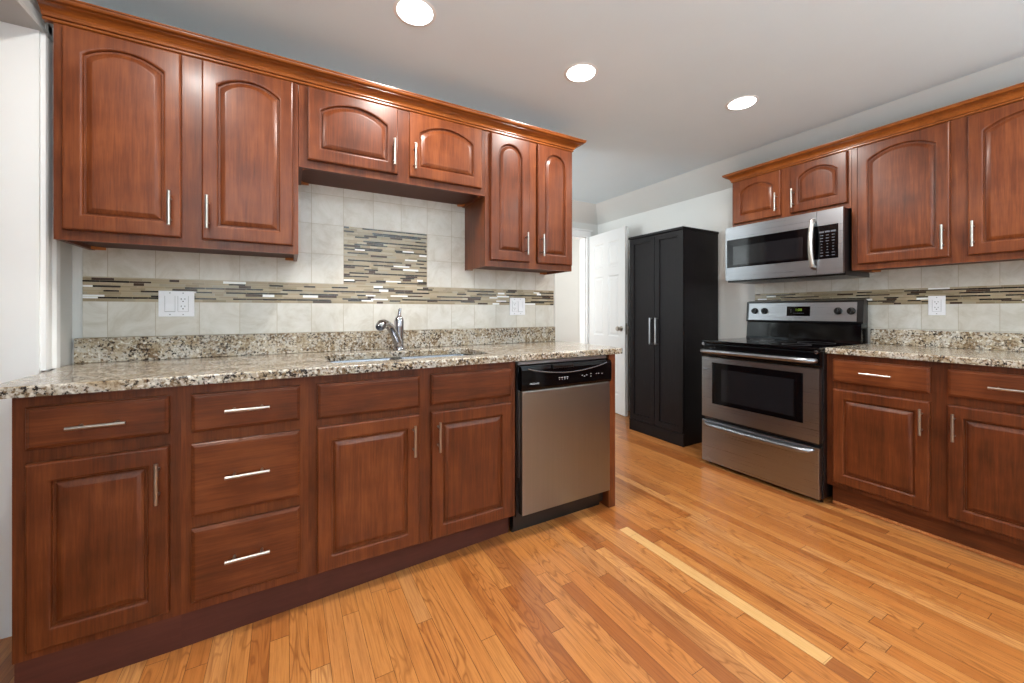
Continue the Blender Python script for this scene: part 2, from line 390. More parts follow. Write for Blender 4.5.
def panel_door(parent, x0, x1, z0, z1, arch=0.0, stile=.05, rail=.055, th=.02, label=None):
    """raised-panel door, front face at local y=-th, back at 0"""
    K = 18
    def inner(o, y):
        a0, a1, c0 = x0 + stile + o, x1 - stile - o, z0 + rail + o
        top = z1 - (.046 if arch else rail) - o; cor = top - arch * (1 - o * 1.5)
        pts = [(a0 + (a1 - a0) * i / K, y, c0) for i in range(K + 1)]
        half = (a1 - a0) / 2; xm = (a0 + a1) / 2
        if arch:
            sg = top - cor; R = (half * half + sg * sg) / (2 * sg)
            for i in range(K + 1):
                x = a1 + (a0 - a1) * i / K
                pts.append((x, y, top - R + math.sqrt(max(R * R - (x - xm) ** 2, 0))))
        else: pts += [(a1 + (a0 - a1) * i / K, y, top) for i in range(K + 1)]
        return pts
    def outer(o, y):
        a0, a1 = x0 + o, x1 - o
        return [(a0 + (a1 - a0) * i / K, y, z0 + o) for i in range(K + 1)] + [(a1 + (a0 - a1) * i / K, y, z1 - o) for i in range(K + 1)]
    f = -th
    lps = [outer(0, 0), outer(0, f + .006), outer(.0022, f + .0018), outer(.006, f), inner(-.004, f), inner(-.0015, f + .0005), inner(.0008, f + .0018), inner(.0025, f + .0045), inner(.0035, f + .0115), inner(.0095, f + .012), inner(.011, f + .0085), inner(.015, f + .0062), inner(.022, f + .0032), inner(.027, f + .0012), inner(.030, f + .0010)]
    b = nb(); loops_mesh(b, lps)
    b.faces.ensure_lookup_table(); n = 2 * (K + 1)
    for i, fc in enumerate(b.faces):
        if 4 * n <= i < (len(lps) - 2) * n: fc.smooth = True      # only the moulding, not the flat stiles and panel
    return obj('door', b, M_woodv, parent, label=label)
def drawer_front(parent, x0, x1, z0, z1, name='drawer', th=.02, label=None):
    b = nb(); f = -th
    def R(o, y): return [(x0 + o, y, z0 + o), (x1 - o, y, z0 + o), (x1 - o, y, z1 - o), (x0 + o, y, z1 - o)]
    loops_mesh(b, [R(0, 0), R(0, f + .007), R(.003, f + .004), R(.0055, f + .0035), R(.009, f + .0005), R(.012, f)])
    return obj(name, b, M_woodh, parent, label=label)
def face_frame(parent, w, z0, z1, stiles, rails, hz=None):
    """stiles: list of (x0,x1); rails: (x0,x1,z0,z1)"""
    b = nb()
    for a, c in stiles: box(b, a, c, 0, .019, z0, z1)
    for a, c, d, e in rails: box(b, a, c, .0002, .0188, d, e)
    return obj('face_frame', b, M_woodv, parent)
def carcass(parent, w, d, z0, z1, bottom_up=0.0, sides_to=None, side=.0):
    b = nb(); s = sides_to if sides_to is not None else z0
    box(b, .0, .016, .019, d, s, z1); box(b, w - .016, w, .019, d, s, z1); box(b, .016, w - .016, d - .008, d, z0 + bottom_up, z1)
    box(b, .016, w - .016, .019, d - .008, z1 - .016, z1)
    o = obj('cabinet_box', b, M_woodv, parent)
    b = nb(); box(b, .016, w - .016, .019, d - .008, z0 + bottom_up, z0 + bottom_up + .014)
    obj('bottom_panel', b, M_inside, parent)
    return o
BT, BZ = .882, .114
def toe(parent, x0, x1, ya, yb, d=.02):
    b = nb(); lo = [(x0, ya), (x1, yb), (x1, yb + d), (x0, ya + d)]
    prism(b, lo, 0, BZ - .001, 'z'); return obj('toe_kick', b, M_toe, parent)
toe_y = lambda X: max(.001, .001 + (X + .36) * .0485)    # toe boards run slightly out of parallel with the fronts

# left base run -------------------------------------------------------------
YF = 1.693
lx = -.685
t1 = thing('base_cabinet', 'base cabinet with one drawer over one door, at the left end of the sink run', 'cabinet', (lx, YF, 0))
w = .378
face_frame(t1, w, BZ, BT, [(0, .035), (w - .035, w)], [(.035, w - .035, BZ, .145), (.035, w - .035, .682, .73), (.035, w - .035, .845, BT)])
carcass(t1, w, .59, BZ, BT, .01)
d = drawer_front(t1, .031, .349, .727, .850); bar_handle(d, .189, .785, False, -.02)
d = panel_door(t1, .031, .349, .142, .686, label='door with a few white chips in the stain'); bar_handle(d, .325, .580, True, -.02)
toe(t1, .004, w, .0015, toe_y(lx + w))
lx2 = -.307
t2 = thing('base_cabinet', 'base cabinet with a stack of three drawers, between the single-door cabinet and the sink cabinet', 'cabinet', (lx2, YF, 0))
face_frame(t2, w, BZ, BT, [(0, .035), (w - .035, w)], [(.035, w - .035, a, c) for a, c in ((BZ, .152), (.392, .44), (.680, .722), (.844, BT))])
carcass(t2, w, .59, BZ, BT, .01)
for z0, z1 in ((.148, .396), (.436, .681), (.720, .849)):
    d = drawer_front(t2, .029, .349, z0, z1); bar_handle(d, .189, (z0 + z1) / 2 + .004, False, -.02)
toe(t2, 0, w, toe_y(lx2), toe_y(lx2 + w))
lx3 = .071; w3 = .911
t3 = thing('base_cabinet', 'wide sink cabinet with two false fronts over two doors, left of the dishwasher', 'cabinet', (lx3, YF, 0))
face_frame(t3, w3, BZ, BT, [(0, .035), (.42, .491), (w3 - .035, w3)], [(a, c, e, g) for a, c in ((.035, .42), (.491, w3 - .035)) for e, g in ((BZ, .148), (.682, .716), (.844, BT))])
b = nb(); box(b, 0, .016, .019, .59, BZ, BT); box(b, w3 - .016, w3, .019, .59, BZ, BT); box(b, .016, w3 - .016, .019, .59, BZ + .01, BZ + .024)
obj('cabinet_box', b, M_woodv, t3)
drawer_front(t3, .031, .428, .714, .849, 'false_front'); drawer_front(t3, .480, .883, .714, .849, 'false_front')
d = panel_door(t3, .029, .426, .125, .684); bar_handle(d, .398, .580, True, -.02)
d = panel_door(t3, .480, .883, .125, .684); bar_handle(d, .507, .580, True, -.02)
toe(t3, 0, w3, toe_y(lx3), toe_y(lx3 + w3))
# end panel right of the dishwasher
b = nb(); box(b, 1.601, 1.651, YF - .004, YF + .595, 0, BT, 0, .002)
tag(obj('cabinet_end_panel', b, M_woodv), 'narrow stained wood end panel standing right of the dishwasher', 'panel')

# countertops ----------------------------------------------------------------
def slab(outer, holes, z0, z1, rnd=.006):
    b = nb()
    def ring(pts): 
        vs = [b.verts.new((x, y, z1)) for x, y in pts]; return vs, [b.edges.new((vs[i], vs[(i + 1) % len(vs)])) for i in range(len(vs))]
    ov, oe = ring(outer); es = list(oe); hs = []
    for h in holes: hv, he = ring(h); es += he; hs.append(hv)
    bmesh.ops.triangle_fill(b, use_beauty=True, use_dissolve=False, edges=es)
    top = list(b.faces)
    r = bmesh.ops.extrude_face_region(b, geom=top)
    vs = [g for g in r['geom'] if isinstance(g, bmesh.types.BMVert)]
    for v_ in vs: v_.co.z = z0
    eds = [e for e in b.edges if all(abs(v_.co.z - z1) < 1e-6 for v_ in e.verts) and any(abs(f.normal.z) < .5 for f in e.link_faces)]
    b.normal_update()
    eds = [e for e in b.edges if all(abs(v_.co.z - z1) < 1e-6 for v_ in e.verts) and any(abs(f.calc_center_median().z - z1) > 1e-4 for f in e.link_faces)]
    bmesh.ops.bevel(b, geom=eds, offset=rnd, segments=3, profile=.5, affect='EDGES')
    return b
def rrect(x0, x1, y0, y1, r, n=6):
    P = []
    for cx, cy, a0 in ((x1 - r, y1 - r, 0), (x0 + r, y1 - r, 90), (x0 + r, y0 + r, 180), (x1 - r, y0 + r, 270)):
        for i in range(n + 1):
            a = math.radians(a0 + 90 * i / n); P.append((cx + r * math.cos(a), cy + r * math.sin(a)))
    return P
SX0, SX1, SY0, SY1 = .155, .90, 1.765, 2.125
b = slab([(-.738, 1.660), (1.676, 1.660), (1.692, 1.672), (1.692, 2.296), (-.762, 2.296), (-.762, 2.155), (-.738, 2.06)], [rrect(SX0, SX1, SY0, SY1, .07)], BT + .001, .915)
o = obj('countertop', b, M_gran)
tag(o, 'long speckled beige granite countertop on the sink run, cut out for the sink', 'countertop')
b = nb(); box(b, -.752, 1.648, 2.272, 2.2995, .9155, 1.017, 0, .003)
tag(obj('granite_splash', b, M_gran), 'low granite upstand along the wall behind the sink', 'upstand')
# sink -----------------------------------------------------------------------
ts = thing('kitchen_sink', 'undermounted double bowl stainless steel sink set in the long granite countertop', 'sink', (.5275, 1.945, BT))
def bowl(x0, x1, y0, y1, dep):
    b = nb(); prev = None
    prof = [(.0, 0, .03), (.0, -.004, .03), (-.004, -.02, .035), (-.012, -dep + .02, .05), (-.03, -dep, .06), (-.10, -dep - .003, .03)]
    loops = []
    for o_, z, r in prof:
        P = rrect(x0 - o_, x1 + o_, y0 - o_, y1 + o_, max(r, .02)); loops.append([b.verts.new((x, y, z)) for x, y in P])
    n = len(loops[0])
    for A, B in zip(loops, loops[1:]):
        for k in range(n): b.faces.new((A[k], A[(k + 1) % n], B[(k + 1) % n], B[k])).smooth = True
    b.faces.new(loops[-1]); return b
ox, oy = .5275, 1.945
DIV = .50
for (a, c, dp) in ((SX0 - .004, DIV - .012, .19), (DIV + .012, SX1 + .004, .17)):
    bb = bowl(a - ox, c - ox, SY0 - .004 - oy, SY1 + .004 - oy, dp)
    bo = obj('bowl', bb, M_basin, ts)
    m = bo.modifiers.new('t', 'SOLIDIFY'); m.thickness = .0015; m.offset = -1
    b = nb(); lathe(b, [(0, .001), (.016, .001), (.03, .004), (.042, .005), (.044, .001), (.044, 0)], ((a + c) / 2 - ox, .03, -dp - .002)); obj('drain', b, M_chrome, bo)
b = nb(); prism(b, [(DIV - .013 - ox, -.012), (DIV - .006 - ox, -.001), (DIV + .006 - ox, -.001), (DIV + .013 - ox, -.012)], SY0 + .02 - oy, SY1 - .02 - oy, 'y'); obj('divider', b, M_basin, ts)
# faucet ---------------------------------------------------------------------
tf = thing('faucet', 'chrome single lever pull-out faucet with a leaning spout, on the granite behind the sink', 'faucet', (.535, 2.19, .915))
b = nb(); lathe(b, [(0, .0), (.034, .0), (.034, .006), (.029, .012), (.024, .03), (.023, .07), (.025, .12), (.0265, .155), (.022, .175), (.014, .184), (0, .186)]); obj('body', b, M_chrome, tf)
b = nb(); tube(b, [(0, 0, .18), (.001, .002, .195), (.003, .004, .212), (.008, .002, .228)], [.012, .009, .008, .006], 12)
tube(b, [(.003, .004, .214), (-.004, -.01, .222)], [.006, .004], 10); obj('lever', b, M_chrome, tf)
b = nb(); tube(b, [(-.004, -.006, .02), (-.022, -.03, .06), (-.045, -.058, .10), (-.07, -.088, .132), (-.095, -.115, .147), (-.115, -.14, .148)], [.020, .0215, .021, .020, .021, .022], 18); sp_ = obj('spout', b, M_chrome, tf)
b = nb(); tube(b, [(-.108, -.132, .150), (-.122, -.150, .146), (-.136, -.168, .134), (-.140, -.173, .130)], [.022, .025, .023, .018], 18); obj('spray_head', b, M_chrome, sp_)

# tiled backsplashes -----------------------------------------------------------
def mosaic(b, x0, x1, z0, z1, y0, y1, rng):
    """rows of thin glass strips, thick and thin in turn; mi 0 thick, 1 thin"""
    H = z1 - z0; rows = []; z = z0; k = 0
    pat = [(.0105, 0), (.0068, 1), (.0072, 1), (.0120, 0), (.0068, 1), (.0095, 0), (.0075, 1), (.0115, 0), (.0070, 1)]
    while z < z1 - .004:
        h, m = pat[k % len(pat)]; h = min(h, z1 - z); rows.append((z, z + h, m)); z += h + .001; k += 1
    for a, c, m in rows:
        x = x0 - rng.random() * .05
        while x < x1:
            L = rng.uniform(.045, .10) if m else rng.choice((.035, .05, .07, .09))
            p, q = max(x, x0), min(x + L, x1)
            if q - p > .006: box(b, p, q - .001, y0 + rng.random() * .0012, y1, a, c, m)
            x += L
def tile_grid(b, xs, rows, y0, y1, skip=None):
    for z0, z1 in rows:
        for a, c in zip(xs, xs[1:]):
            if c - a < .004: continue
            if skip and a >= skip[0] - .01 and c <= skip[1] + .01 and z0 >= skip[2] - .01 and z1 <= skip[3] + .01: continue
            box(b, a + .0012, c - .0012, y0, y1, z0 + .0012, z1 - .0012)
P_ = .1535
ta = thing('tile_backsplash', 'cream tile backsplash with mosaic band and square inset above the sink', 'backsplash', (0, 2.291, 1.017))
xs = [-.732] + [.264 + P_ * i for i in range(-6, 10)]; xs[-1] = 1.647
b = nb(); y0, y1 = -.001, .006
rows = [(.255, .411), (.411, .567), (.567, .724), (.724, .88)]
tile_grid(b, xs, [(.001, .152)], y0, y1); obj('lower_tiles', b, M_tile, ta)
b = nb(); tile_grid(b, xs, rows, y0, y1, (.264, .7245, .255, .567)); obj('upper_tiles', b, M_tile, ta)
b = nb(); box(b, -.732, 1.648, .0005, .0085, 0, .89); obj('grout_bed', b, M_grout, ta)
rng = random.Random(3)
b = nb(); mosaic(b, -.732, 1.647, .153, .2545, -.0012, .006, rng); obj('mosaic_band', b, [M_mthick, M_mthin], ta)
b = nb(); mosaic(b, .2655, .723, .2555, .5665, -.0012, .006, rng); obj('mosaic_inset', b, [M_mthick, M_mthin], ta)
tb = thing('tile_backsplash', 'cream tile backsplash with mosaic band behind the range and shorter counter', 'backsplash', (3.3585, 1.839, 1.0), RR)
L_ = 1.839 + 1.0
ys = [1.839] + [1.769 - .1525 * i for i in range(0, 20)]; xs = [1.839 - y for y in ys if y > -1.0]
b = nb(); tile_grid(b, xs, [(-.085, .017), (.017, .169)], -.001, .006); obj('lower_tiles', b, M_tile, tb)
b = nb(); tile_grid(b, xs, [(.2675, .42), (.42, .53)], -.001, .006); obj('upper_tiles', b, M_tile, tb)
b = nb(); box(b, 0, xs[-1], .0005, .0085, -.085, .53); obj('grout_bed', b, M_grout, tb)
b = nb(); mosaic(b, 0, xs[-1], .170, .2665, -.0012, .006, rng); obj('mosaic_band', b, [M_mthick, M_mthin], tb)

# outlets --------------------------------------------------------------------
def duplex(parent, x, y=-.006):
    b = nb(); box(b, x - .0175, x + .0175, y - .002, y + .001, -.034, .034, 0, .001); o = obj('receptacle', b, M_plate, parent)
    b = nb()
    for zc in (.0165, -.0165):
        for dx, h in ((-.0065, .005), (.0065, .0042)): box(b, x + dx - .0012, x + dx + .0012, y - .0025, y - .001, zc + .003 - h / 2 + .001, zc + .003 + h / 2 + .003)
        lathe(b, [(0, 0), (.0026, 0), (.0026, .0015), (0, .0015)], (x, y - .0026, zc - .006), (0, 1, 0), 10)
    obj('slots', b, M_slot, o)
    b = nb()
    for s in (-1, 1): box(b, x + s * .0185 - .0006, x + s * .0185 + .0006, y - .0006, y + .0005, -.035, .035)
    box(b, x - .0185, x + .0185, y - .0006, y + .0005, -.0358, -.0348); obj('seam', b, M_plategap, o)
def rocker(parent, x, y=-.006):
    b = nb(); prism(b, [(y + .001, -.033), (y - .004, -.033), (y - .0005, 0), (y - .001, .033), (y + .001, .033)], x - .0165, x + .0165, 'x'); o = obj('rocker_switch', b, M_plate, parent)
    b = nb(); box(b, x - .0182, x - .017, y - .0006, y + .0005, -.035, .035); box(b, x + .017, x + .0182, y - .0006, y + .0005, -.035, .035); box(b, x - .0182, x + .0182, y - .0006, y + .0005, -.0362, -.0342); obj('seam', b, M_plategap, o)
def plate(label, cat, loc, rot, w, kinds):
    p = thing('wall_outlet', label, cat, loc, rot)
    b = nb(); box(b, -w / 2, w / 2, -.0065, -.0002, -.0575, .0575, 0, .002)
    obj('cover_plate', b, M_plate, p)
    for k, x in kinds: (duplex if k == 'd' else rocker)(p, x, -.0066)
    for k, x in kinds:
        for s in (-1, 1):
            b = nb(); lathe(b, [(0, 0), (.0028, 0), (.002, -.001), (0, -.001)], (x, -.0066, s * (.048)), (0, 1, 0), 10); obj('screw', b, M_plategap, p)
plate('white double plate with a rocker switch left of an outlet, below the left cabinet', 'outlet', (-.430, 2.2895, 1.161), 0, .125, [('r', -.023), ('d', .023)])
plate('white double plate with an outlet left of a rocker switch, near the dishwasher end', 'outlet', (1.345, 2.2895, 1.159), 0, .118, [('d', -.023), ('r', .023)])
plate('white single outlet plate on the tile above the counter right of the range', 'outlet', (3.357, .787, 1.161), RR, .072, [('d', 0)])

# upper cabinets, sink run -----------------------------------------------------
YU = 1.998; UB, UT = 1.381, 2.140
def upper(label, x, w, z0, stiles, doors, arch, handles, rot=0, y=YU, d=.295, extra=None, top=UT, zb=.037):
    o = thing('wall_cabinet', label, 'cabinet', (x, y, z0), rot); h = top - z0
    rails = []
    for (a, c) in zip(stiles, stiles[1:]): rails += [(a[1], c[0], 0, zb + .004), (a[1], c[0], h - .02, h)]
    face_frame(o, w, 0, h, stiles, rails); carcass(o, w, d, 0, h, .014, 0)
    for sx, q in ((.0165, 1), (w - .0165, -1)):
        for yy, p in ((.0195, 1), (d - .009, -1)):
            b = nb(); prism(b, [(sx, yy), (sx + q * .035, yy), (sx + q * .008, yy + p * .014), (sx, yy + p * .035)], .002, .0135, 'z'); obj('corner_block', b, M_block, o)
    for (a, c), hx in zip(doors, handles):
        dd = panel_door(o, a, c, zb - .002, h - .006, arch)
        bar_handle(dd, hx, (.140 if h > .5 else .131), True, -.02)
    return o
upper('tall two-door wall cabinet with arched doors at the left end above the switch plate', -.711, .755, UB, [(0, .035), (.345, .42), (.73, .755)], [(.025, .351), (.415, .734)], .042, [.321, .436])
upper('short two-door wall cabinet with arched doors above the sink', .046, .918, 1.772, [(0, .04), (.425, .5), (.89, .918)], [(.035, .432), (.491, .893)], .05, [.409, .512])
upper('narrow two-door wall cabinet with arched doors above the dishwasher', .966, .610, UB, [(0, .03), (.275, .34), (.585, .61)], [(.028, .284), (.344, .602)], .066, [.252, .364])
# upper cabinets, range wall ----------------------------------------------------
XU = 3.0625
upper('short two-door wall cabinet with arched doors directly above the microwave', XU, .757, 1.774, [(0, .03), (.345, .425), (.735, .757)], [(.018, .357), (.416, .741)], .05, [.335, .443], RR, 1.849, extra=None)
upper('tall two-door wall cabinet with arched doors right of the microwave', XU, .93, UB, [(0, .035), (.42, .495), (.89, .93)], [(.031, .423), (.486, .895)], .05, [.400, .507], RR, 1.090)
# crown mouldings -----------------------------------------------------------------
def crown(name, path, proj, z0, h, label):
    s, q = proj / .065, h / .068
    pf = [(-.012, 0), (.006, 0), (.009, .003), (.009, .009), (.003, .0105), (.003, .0125), (.012, .0135), (.014, .017), (.014, .019), (.018, .026), (.025, .033), (.034, .039), (.044, .043), (.050, .0435), (.050, .0445), (.042, .0465), (.042, .0485), (.052, .049), (.058, .051), (.062, .056), (.0635, .060), (.060, .0615), (.065, .063), (.065, .068), (-.012, .068)]
    b = nb(); rings = []
    for px_, py_, nx, ny in path: rings.append([b.verts.new((px_ + nx * d_ * s, py_ + ny * d_ * s, z0 + z_ * q)) for d_, z_ in pf])
    n = len(pf)
    for A, B in zip(rings, rings[1:]):
        for k in range(n): b.faces.new((A[k], A[(k + 1) % n], B[(k + 1) % n], B[k]))
    b.faces.new(rings[0]); b.faces.new(rings[-1][::-1])
    return tag(obj(name, b, M_crown), label, 'moulding')
crown('crown_molding', [(-.736, YU, 0, -1), (1.576, YU, 1, -1), (1.576, 2.294, 1, 0)], .067, 2.1405, .064, 'orange-brown crown moulding along the top of the sink-run cabinets')
crown('crown_molding', [(XU, -1.0, -1, 0), (XU, 1.849, -1, 1), (3.32, 1.849, 0, 1)], .054, 2.1405, .064, 'orange-brown crown moulding along the top of the range-wall cabinets')

# right base run -------------------------------------------------------------------
XF = 2.7575
def base_r(label, yleft, w):
    o = thing('base_cabinet', label, 'cabinet', (XF, yleft, 0), RR)
    face_frame(o, w, BZ, BT, [(0, .035), (w / 2 - .035, w / 2 + .035), (w - .035, w)], [(a, c, e, g) for a, c in ((.035, w / 2 - .035), (w / 2 + .035, w - .035)) for e, g in ((BZ, .145), (.680, .725), (.848, BT))])
    carcass(o, w, .60, BZ, BT, .01)
    for k, (a, c) in enumerate(((.033, w / 2 - .028), (w / 2 + .032, w - .033))):
        d = drawer_front(o, a, c, .723, .851); bar_handle(d, (a + c) / 2, .787, False, -.02)
        d = panel_door(o, a, c, .142, .681); bar_handle(d, c - .026 if k == 0 else a + .024, .580, True, -.02)
    b = nb(); box(b, .012, w, .042, .055, 0, BZ - .001); obj('toe_kick', b, M_woodh, o)
    return o
base_r('base cabinet with two drawers over two doors right of the range', 1.098, .916)
b = nb(); box(b, 2.788, 2.7985, -.9, 1.085, 0, .016, 0, .004)
tag(obj('shoe_molding', b, M_block), 'thin wooden shoe moulding on the floor along the toe kick right of the range', 'moulding')
base_r('base cabinet at the near end of the range-wall run, outside the picture edge', .181, .918)
b = slab([(2.727, 1.094), (2.727, -.76), (3.358, -.76), (3.358, 1.094)], [], BT + .001, .915)
tag(obj('countertop', b, M_gran), 'shorter speckled granite countertop right of the range', 'countertop')
b = nb(); box(b, 3.332, 3.3565, -.76, 1.088, .9155, 1.012, 0, .003)
tag(obj('granite_splash', b, M_gran), 'low granite upstand below the tile right of the range', 'upstand')

# dishwasher ------------------------------------------------------------------------
tw = thing('dishwasher', 'stainless steel dishwasher with black control panel under the sink-run counter', 'dishwasher', (.986, YF, 0))
WW = .609
b = nb(); box(b, .004, WW, .002, .57, .10, .872); obj('tub', b, M_black, tw)
b = nb(); box(b, .010, WW - .012, .055, .075, 0, .10); box(b, .006, WW - .004, .035, .055, .03, .10); obj('toe_plate', b, M_black, tw)
b = nb(); box(b, .020, WW - .010, -.030, .001, .116, .729, 0, .004); obj('door', b, M_steelv, tw, label='brushed stainless door')
b = nb(); prism(b, [(-.001, .733), (-.032, .733), (-.036, .745), (-.036, .835), (-.030, .852), (-.001, .858)], .014, WW - .004, 'x'); cp = obj('control_panel', b, M_gloss, tw)
b = nb(); N = 20; pts = [(.05 + (WW - .09) * i / N, -.0365, .842 - .034 * math.sin(math.pi * i / N) ** .8) for i in range(N + 1)]
tube(b, pts, .0028, 8); obj('grip_line', b, plain('satin_dark_edge', srgb(120, 122, 128), .2, .8), cp)
b = nb(); prism(b, [(-.034, .833), (-.045, .836), (-.046, .848), (-.036, .853), (-.028, .853)], .20, .33, 'x'); obj('door_latch', b, M_black, cp)
text('brand_lettering', 'FRIGIDAIRE', .0115, M_printw, cp, (.088, -.0362, .765), sx=.95)
for k, marks in enumerate(([(.238 + i * .017, .781, .009) for i in range(4)] + [(.241 + i * .017, .772, .004) for i in range(4)], [(.39, .781, .008), (.405, .776, .008), (.42, .781, .008)], [(.45, .786, .008), (.45, .772, .008)], [(.49, .783, .008), (.505, .783, .008), (.53, .781, .008)])):
    b = nb()
    for x, z, w_ in marks: box(b, x, x + w_, -.0366, -.0355, z, z + .0035)
    obj('button_marks', b, M_printw, cp)
b = nb(); box(b, .010, WW - .02, -.010, .02, .861, .875); obj('top_strip', b, M_steel, tw)
b = nb(); box(b, .0125, .0165, -.012, .0015, .30, .735); obj('door_edge_strip', b, M_steel, tw)

# range ----------------------------------------------------------------------------------
XRG = 2.68; RW = .752
tr = thing('range', 'freestanding electric range with stainless front and black glass cooktop below the microwave', 'stove', (XRG, 1.851, 0), RR)
b = nb(); box(b, 0, RW, .035, .672, .030, .893, 0, .003); obj('body', b, M_black, tr)
for x in (.03, RW - .03):
    for y in (.07, .62):
        b = nb(); lathe(b, [(0, 0), (.016, 0), (.016, .008), (.008, .012), (.008, .034), (0, .034)], (x, y, 0), n=12); obj('foot', b, M_black, tr)
b = nb(); box(b, .002, RW - .002, -.004, .60, .8935, .913, 0, .006)
for x, y, r in ((.20, .17, .10), (.20, .43, .075), (.55, .17, .075), (.55, .43, .10)):
    lathe(b, [(r, 0), (r + .002, .0006), (r + .004, 0)], (x, y, .9131), n=40, mi=1)
obj('cooktop', b, [M_gloss, plain('burner_ring_print', srgb(70, 70, 74), .3)], tr)
b = nb(); prism(b, [(.036, .800), (-.001, .800), (-.004, .81), (-.004, .885), (.001, .8925), (.036, .8925)], .003, RW - .003, 'x')
lathe(b, [(0, 0), (.010, 0), (.011, .005), (0, .006)], (RW - .018, -.0045, .888), (0, -1, 0), 14, 1); lathe(b, [(0, 0), (.010, 0), (.011, .005), (0, .006)], (.018, -.0045, .888), (0, -1, 0), 14, 1)
obj('vent_trim', b, [M_gloss, M_chrome], tr)
# oven door: frame of steel around glass
b = nb(); D0, D1 = .356, .791; gx0, gx1, gz0, gz1 = .083, .663, .458, .756; f = -.001
box(b, .002, gx0, f, .034, D0, D1); box(b, gx1, RW - .006, f, .034, D0, D1); box(b, gx0, gx1, f, .034, D0, gz0); box(b, gx0, gx1, f, .034, gz1, D1)
od = obj('oven_door', b, M_steel, tr)
b = nb(); box(b, gx0 + .0005, gx1 - .0005, f - .001, .02, gz0 + .0005, gz1 - .0005); ow = obj('door_glass', b, M_gloss, od)
b = nb(); box(b, gx0 + .07, gx1 - .05, f - .0018, f - .0002, gz0 + .03, gz1 - .045, 0, .0004); obj('viewing_window', b, M_dglass, ow)
b = nb(); N = 16; hz = .838
pts = [(.02, -.012, hz), (.025, -.03, hz), (.045, -.046, hz)] + [(.045 + (RW - .09) * i / N, -.050 - .006 * math.sin(math.pi * i / N), hz) for i in range(1, N)] + [(RW - .045, -.046, hz), (RW - .025, -.030, hz), (RW - .02, -.012, hz)]
tube(b, pts, .015, 16, flat=1.0); obj('handle', b, M_steel, od)
b = nb(); box(b, .002, RW - .006, -.001, .034, .030, .330, 0, .003); dr = obj('storage_drawer', b, M_steel, tr)
b = nb(); pts = [(.03, -.001, .312), (.045, -.016, .307), (.075, -.026, .303)] + [(.075 + (RW - .156) * i / N, -.030, .303 - .006 * math.sin(math.pi * i / N)) for i in range(1, N)] + [(RW - .081, -.026, .303), (RW - .051, -.016, .307), (RW - .036, -.001, .312)]
tube(b, pts, [.009, .013, .015] + [.0165] * (N - 1) + [.015, .013, .009], 16); obj('handle', b, M_steel, dr)
# backguard
b = nb(); prism(b, [(.560, .9135), (.672, .9135), (.672, 1.2), (.60, 1.2), (.585, 1.045), (.575, 1.04), (.565, .93)], .008, RW - .008, 'x'); bg = obj('backguard', b, M_gloss, tr)
b = nb(); prism(b, [(.640, 1.045), (.640, 1.20), (.620, 1.207), (.588, 1.200), (.574, 1.055), (.580, 1.043)], .0, RW, 'x'); obj('end_caps', b, M_black, bg)
b = nb(); prism(b, [(.5885, 1.188), (.5840, 1.188), (.5710, 1.058), (.5745, 1.058)], .020, RW - .034, 'x'); cpn = obj('control_panel', b, M_steel, bg)
fy = lambda z: .5705 + (z - 1.054) * .1
for kx in (.068, .142, .618, .690):
    b = nb(); c0 = (kx, fy(1.128), 1.128); ax = Vector((0, -1, .1))
    lathe(b, [(0, 0), (.024, 0), (.024, .006), (.020, .008), (.018, .022), (0, .024)], c0, ax, 22)
    box(b, kx - .004, kx + .004, fy(1.128) - .031, fy(1.128) - .018, 1.113, 1.147); obj('knob', b, M_black, cpn)
b = nb(); prism(b, [(fy(1.162) - .002, 1.162), (fy(1.092) - .002, 1.092), (fy(1.092) + .003, 1.092), (fy(1.162) + .003, 1.162)], .300, .452, 'x'); dsp = obj('clock_display', b, M_gloss, cpn)
text('clock_digits', '1:08', .026, M_digits, dsp, (.378, fy(1.136) - .0026, 1.136), (math.radians(84), 0, 0))
b = nb()
for i in range(6): box(b, .345 + i * .012, .353 + i * .012, fy(1.112) - .0032, fy(1.112) - .001, 1.1105, 1.1135)
for i in range(3): box(b, .324, .332, fy(1.12 + i * .01) - .0032, fy(1.12 + i * .01) - .001, 1.119 + i * .01, 1.122 + i * .01)
obj('key_marks', b, M_print, dsp)
text('brand_lettering', 'FRIGIDAIRE', .009, M_print, cpn, (.375, fy(1.078) - .0008, 1.078), (math.radians(84), 0, 0))

# microwave -------------------------------------------------------------------------------
MX = 2.97; MZ0, MZ1 = 1.362, 1.770
tm = thing('microwave', 'over-the-range stainless microwave with black window hung under the short cabinet', 'microwave', (MX, 1.847, MZ0), RR)
MH = MZ1 - MZ0; MW = .748
b = nb(); box(b, .003, MW - .002, .022, .385, .012, MH, 0, .002); obj('body', b, M_black, tm)
b = nb(); box(b, .0, MW, .03, .385, -.012, .012); box(b, .12, .30, .08, .25, -.0135, -.0122, 1); box(b, .45, .63, .08, .25, -.0135, -.0122, 1); obj('vent_base', b, [M_black, plain('filter_grey', srgb(90, 90, 92), .4, .6)], tm)
mx = .606
wz0, wz1 = .098, .312
b = nb(); f = -.002
box(b, 0, .012, f, .022, 0, MH); box(b, .012, mx - .03, f, .022, 0, wz0); box(b, .012, mx - .03, f, .022, wz1, MH); box(b, mx - .03, mx, f, .022, 0, wz0); box(b, mx - .03, mx, f, .022, wz1, MH)
md = obj('door', b, M_steel, tm)
b = nb(); box(b, .0122, mx - .0002, f - .001, .018, wz0 + .0004, wz1 - .0004); mg = obj('door_glass', b, M_gloss, md)
b = nb(); box(b, .06, mx - .075, f - .0017, f - .0002, wz0 + .02, wz1 - .055, 0, .0004); obj('viewing_window', b, M_dglass, mg)
b = nb(); N = 14; hx = mx - .012
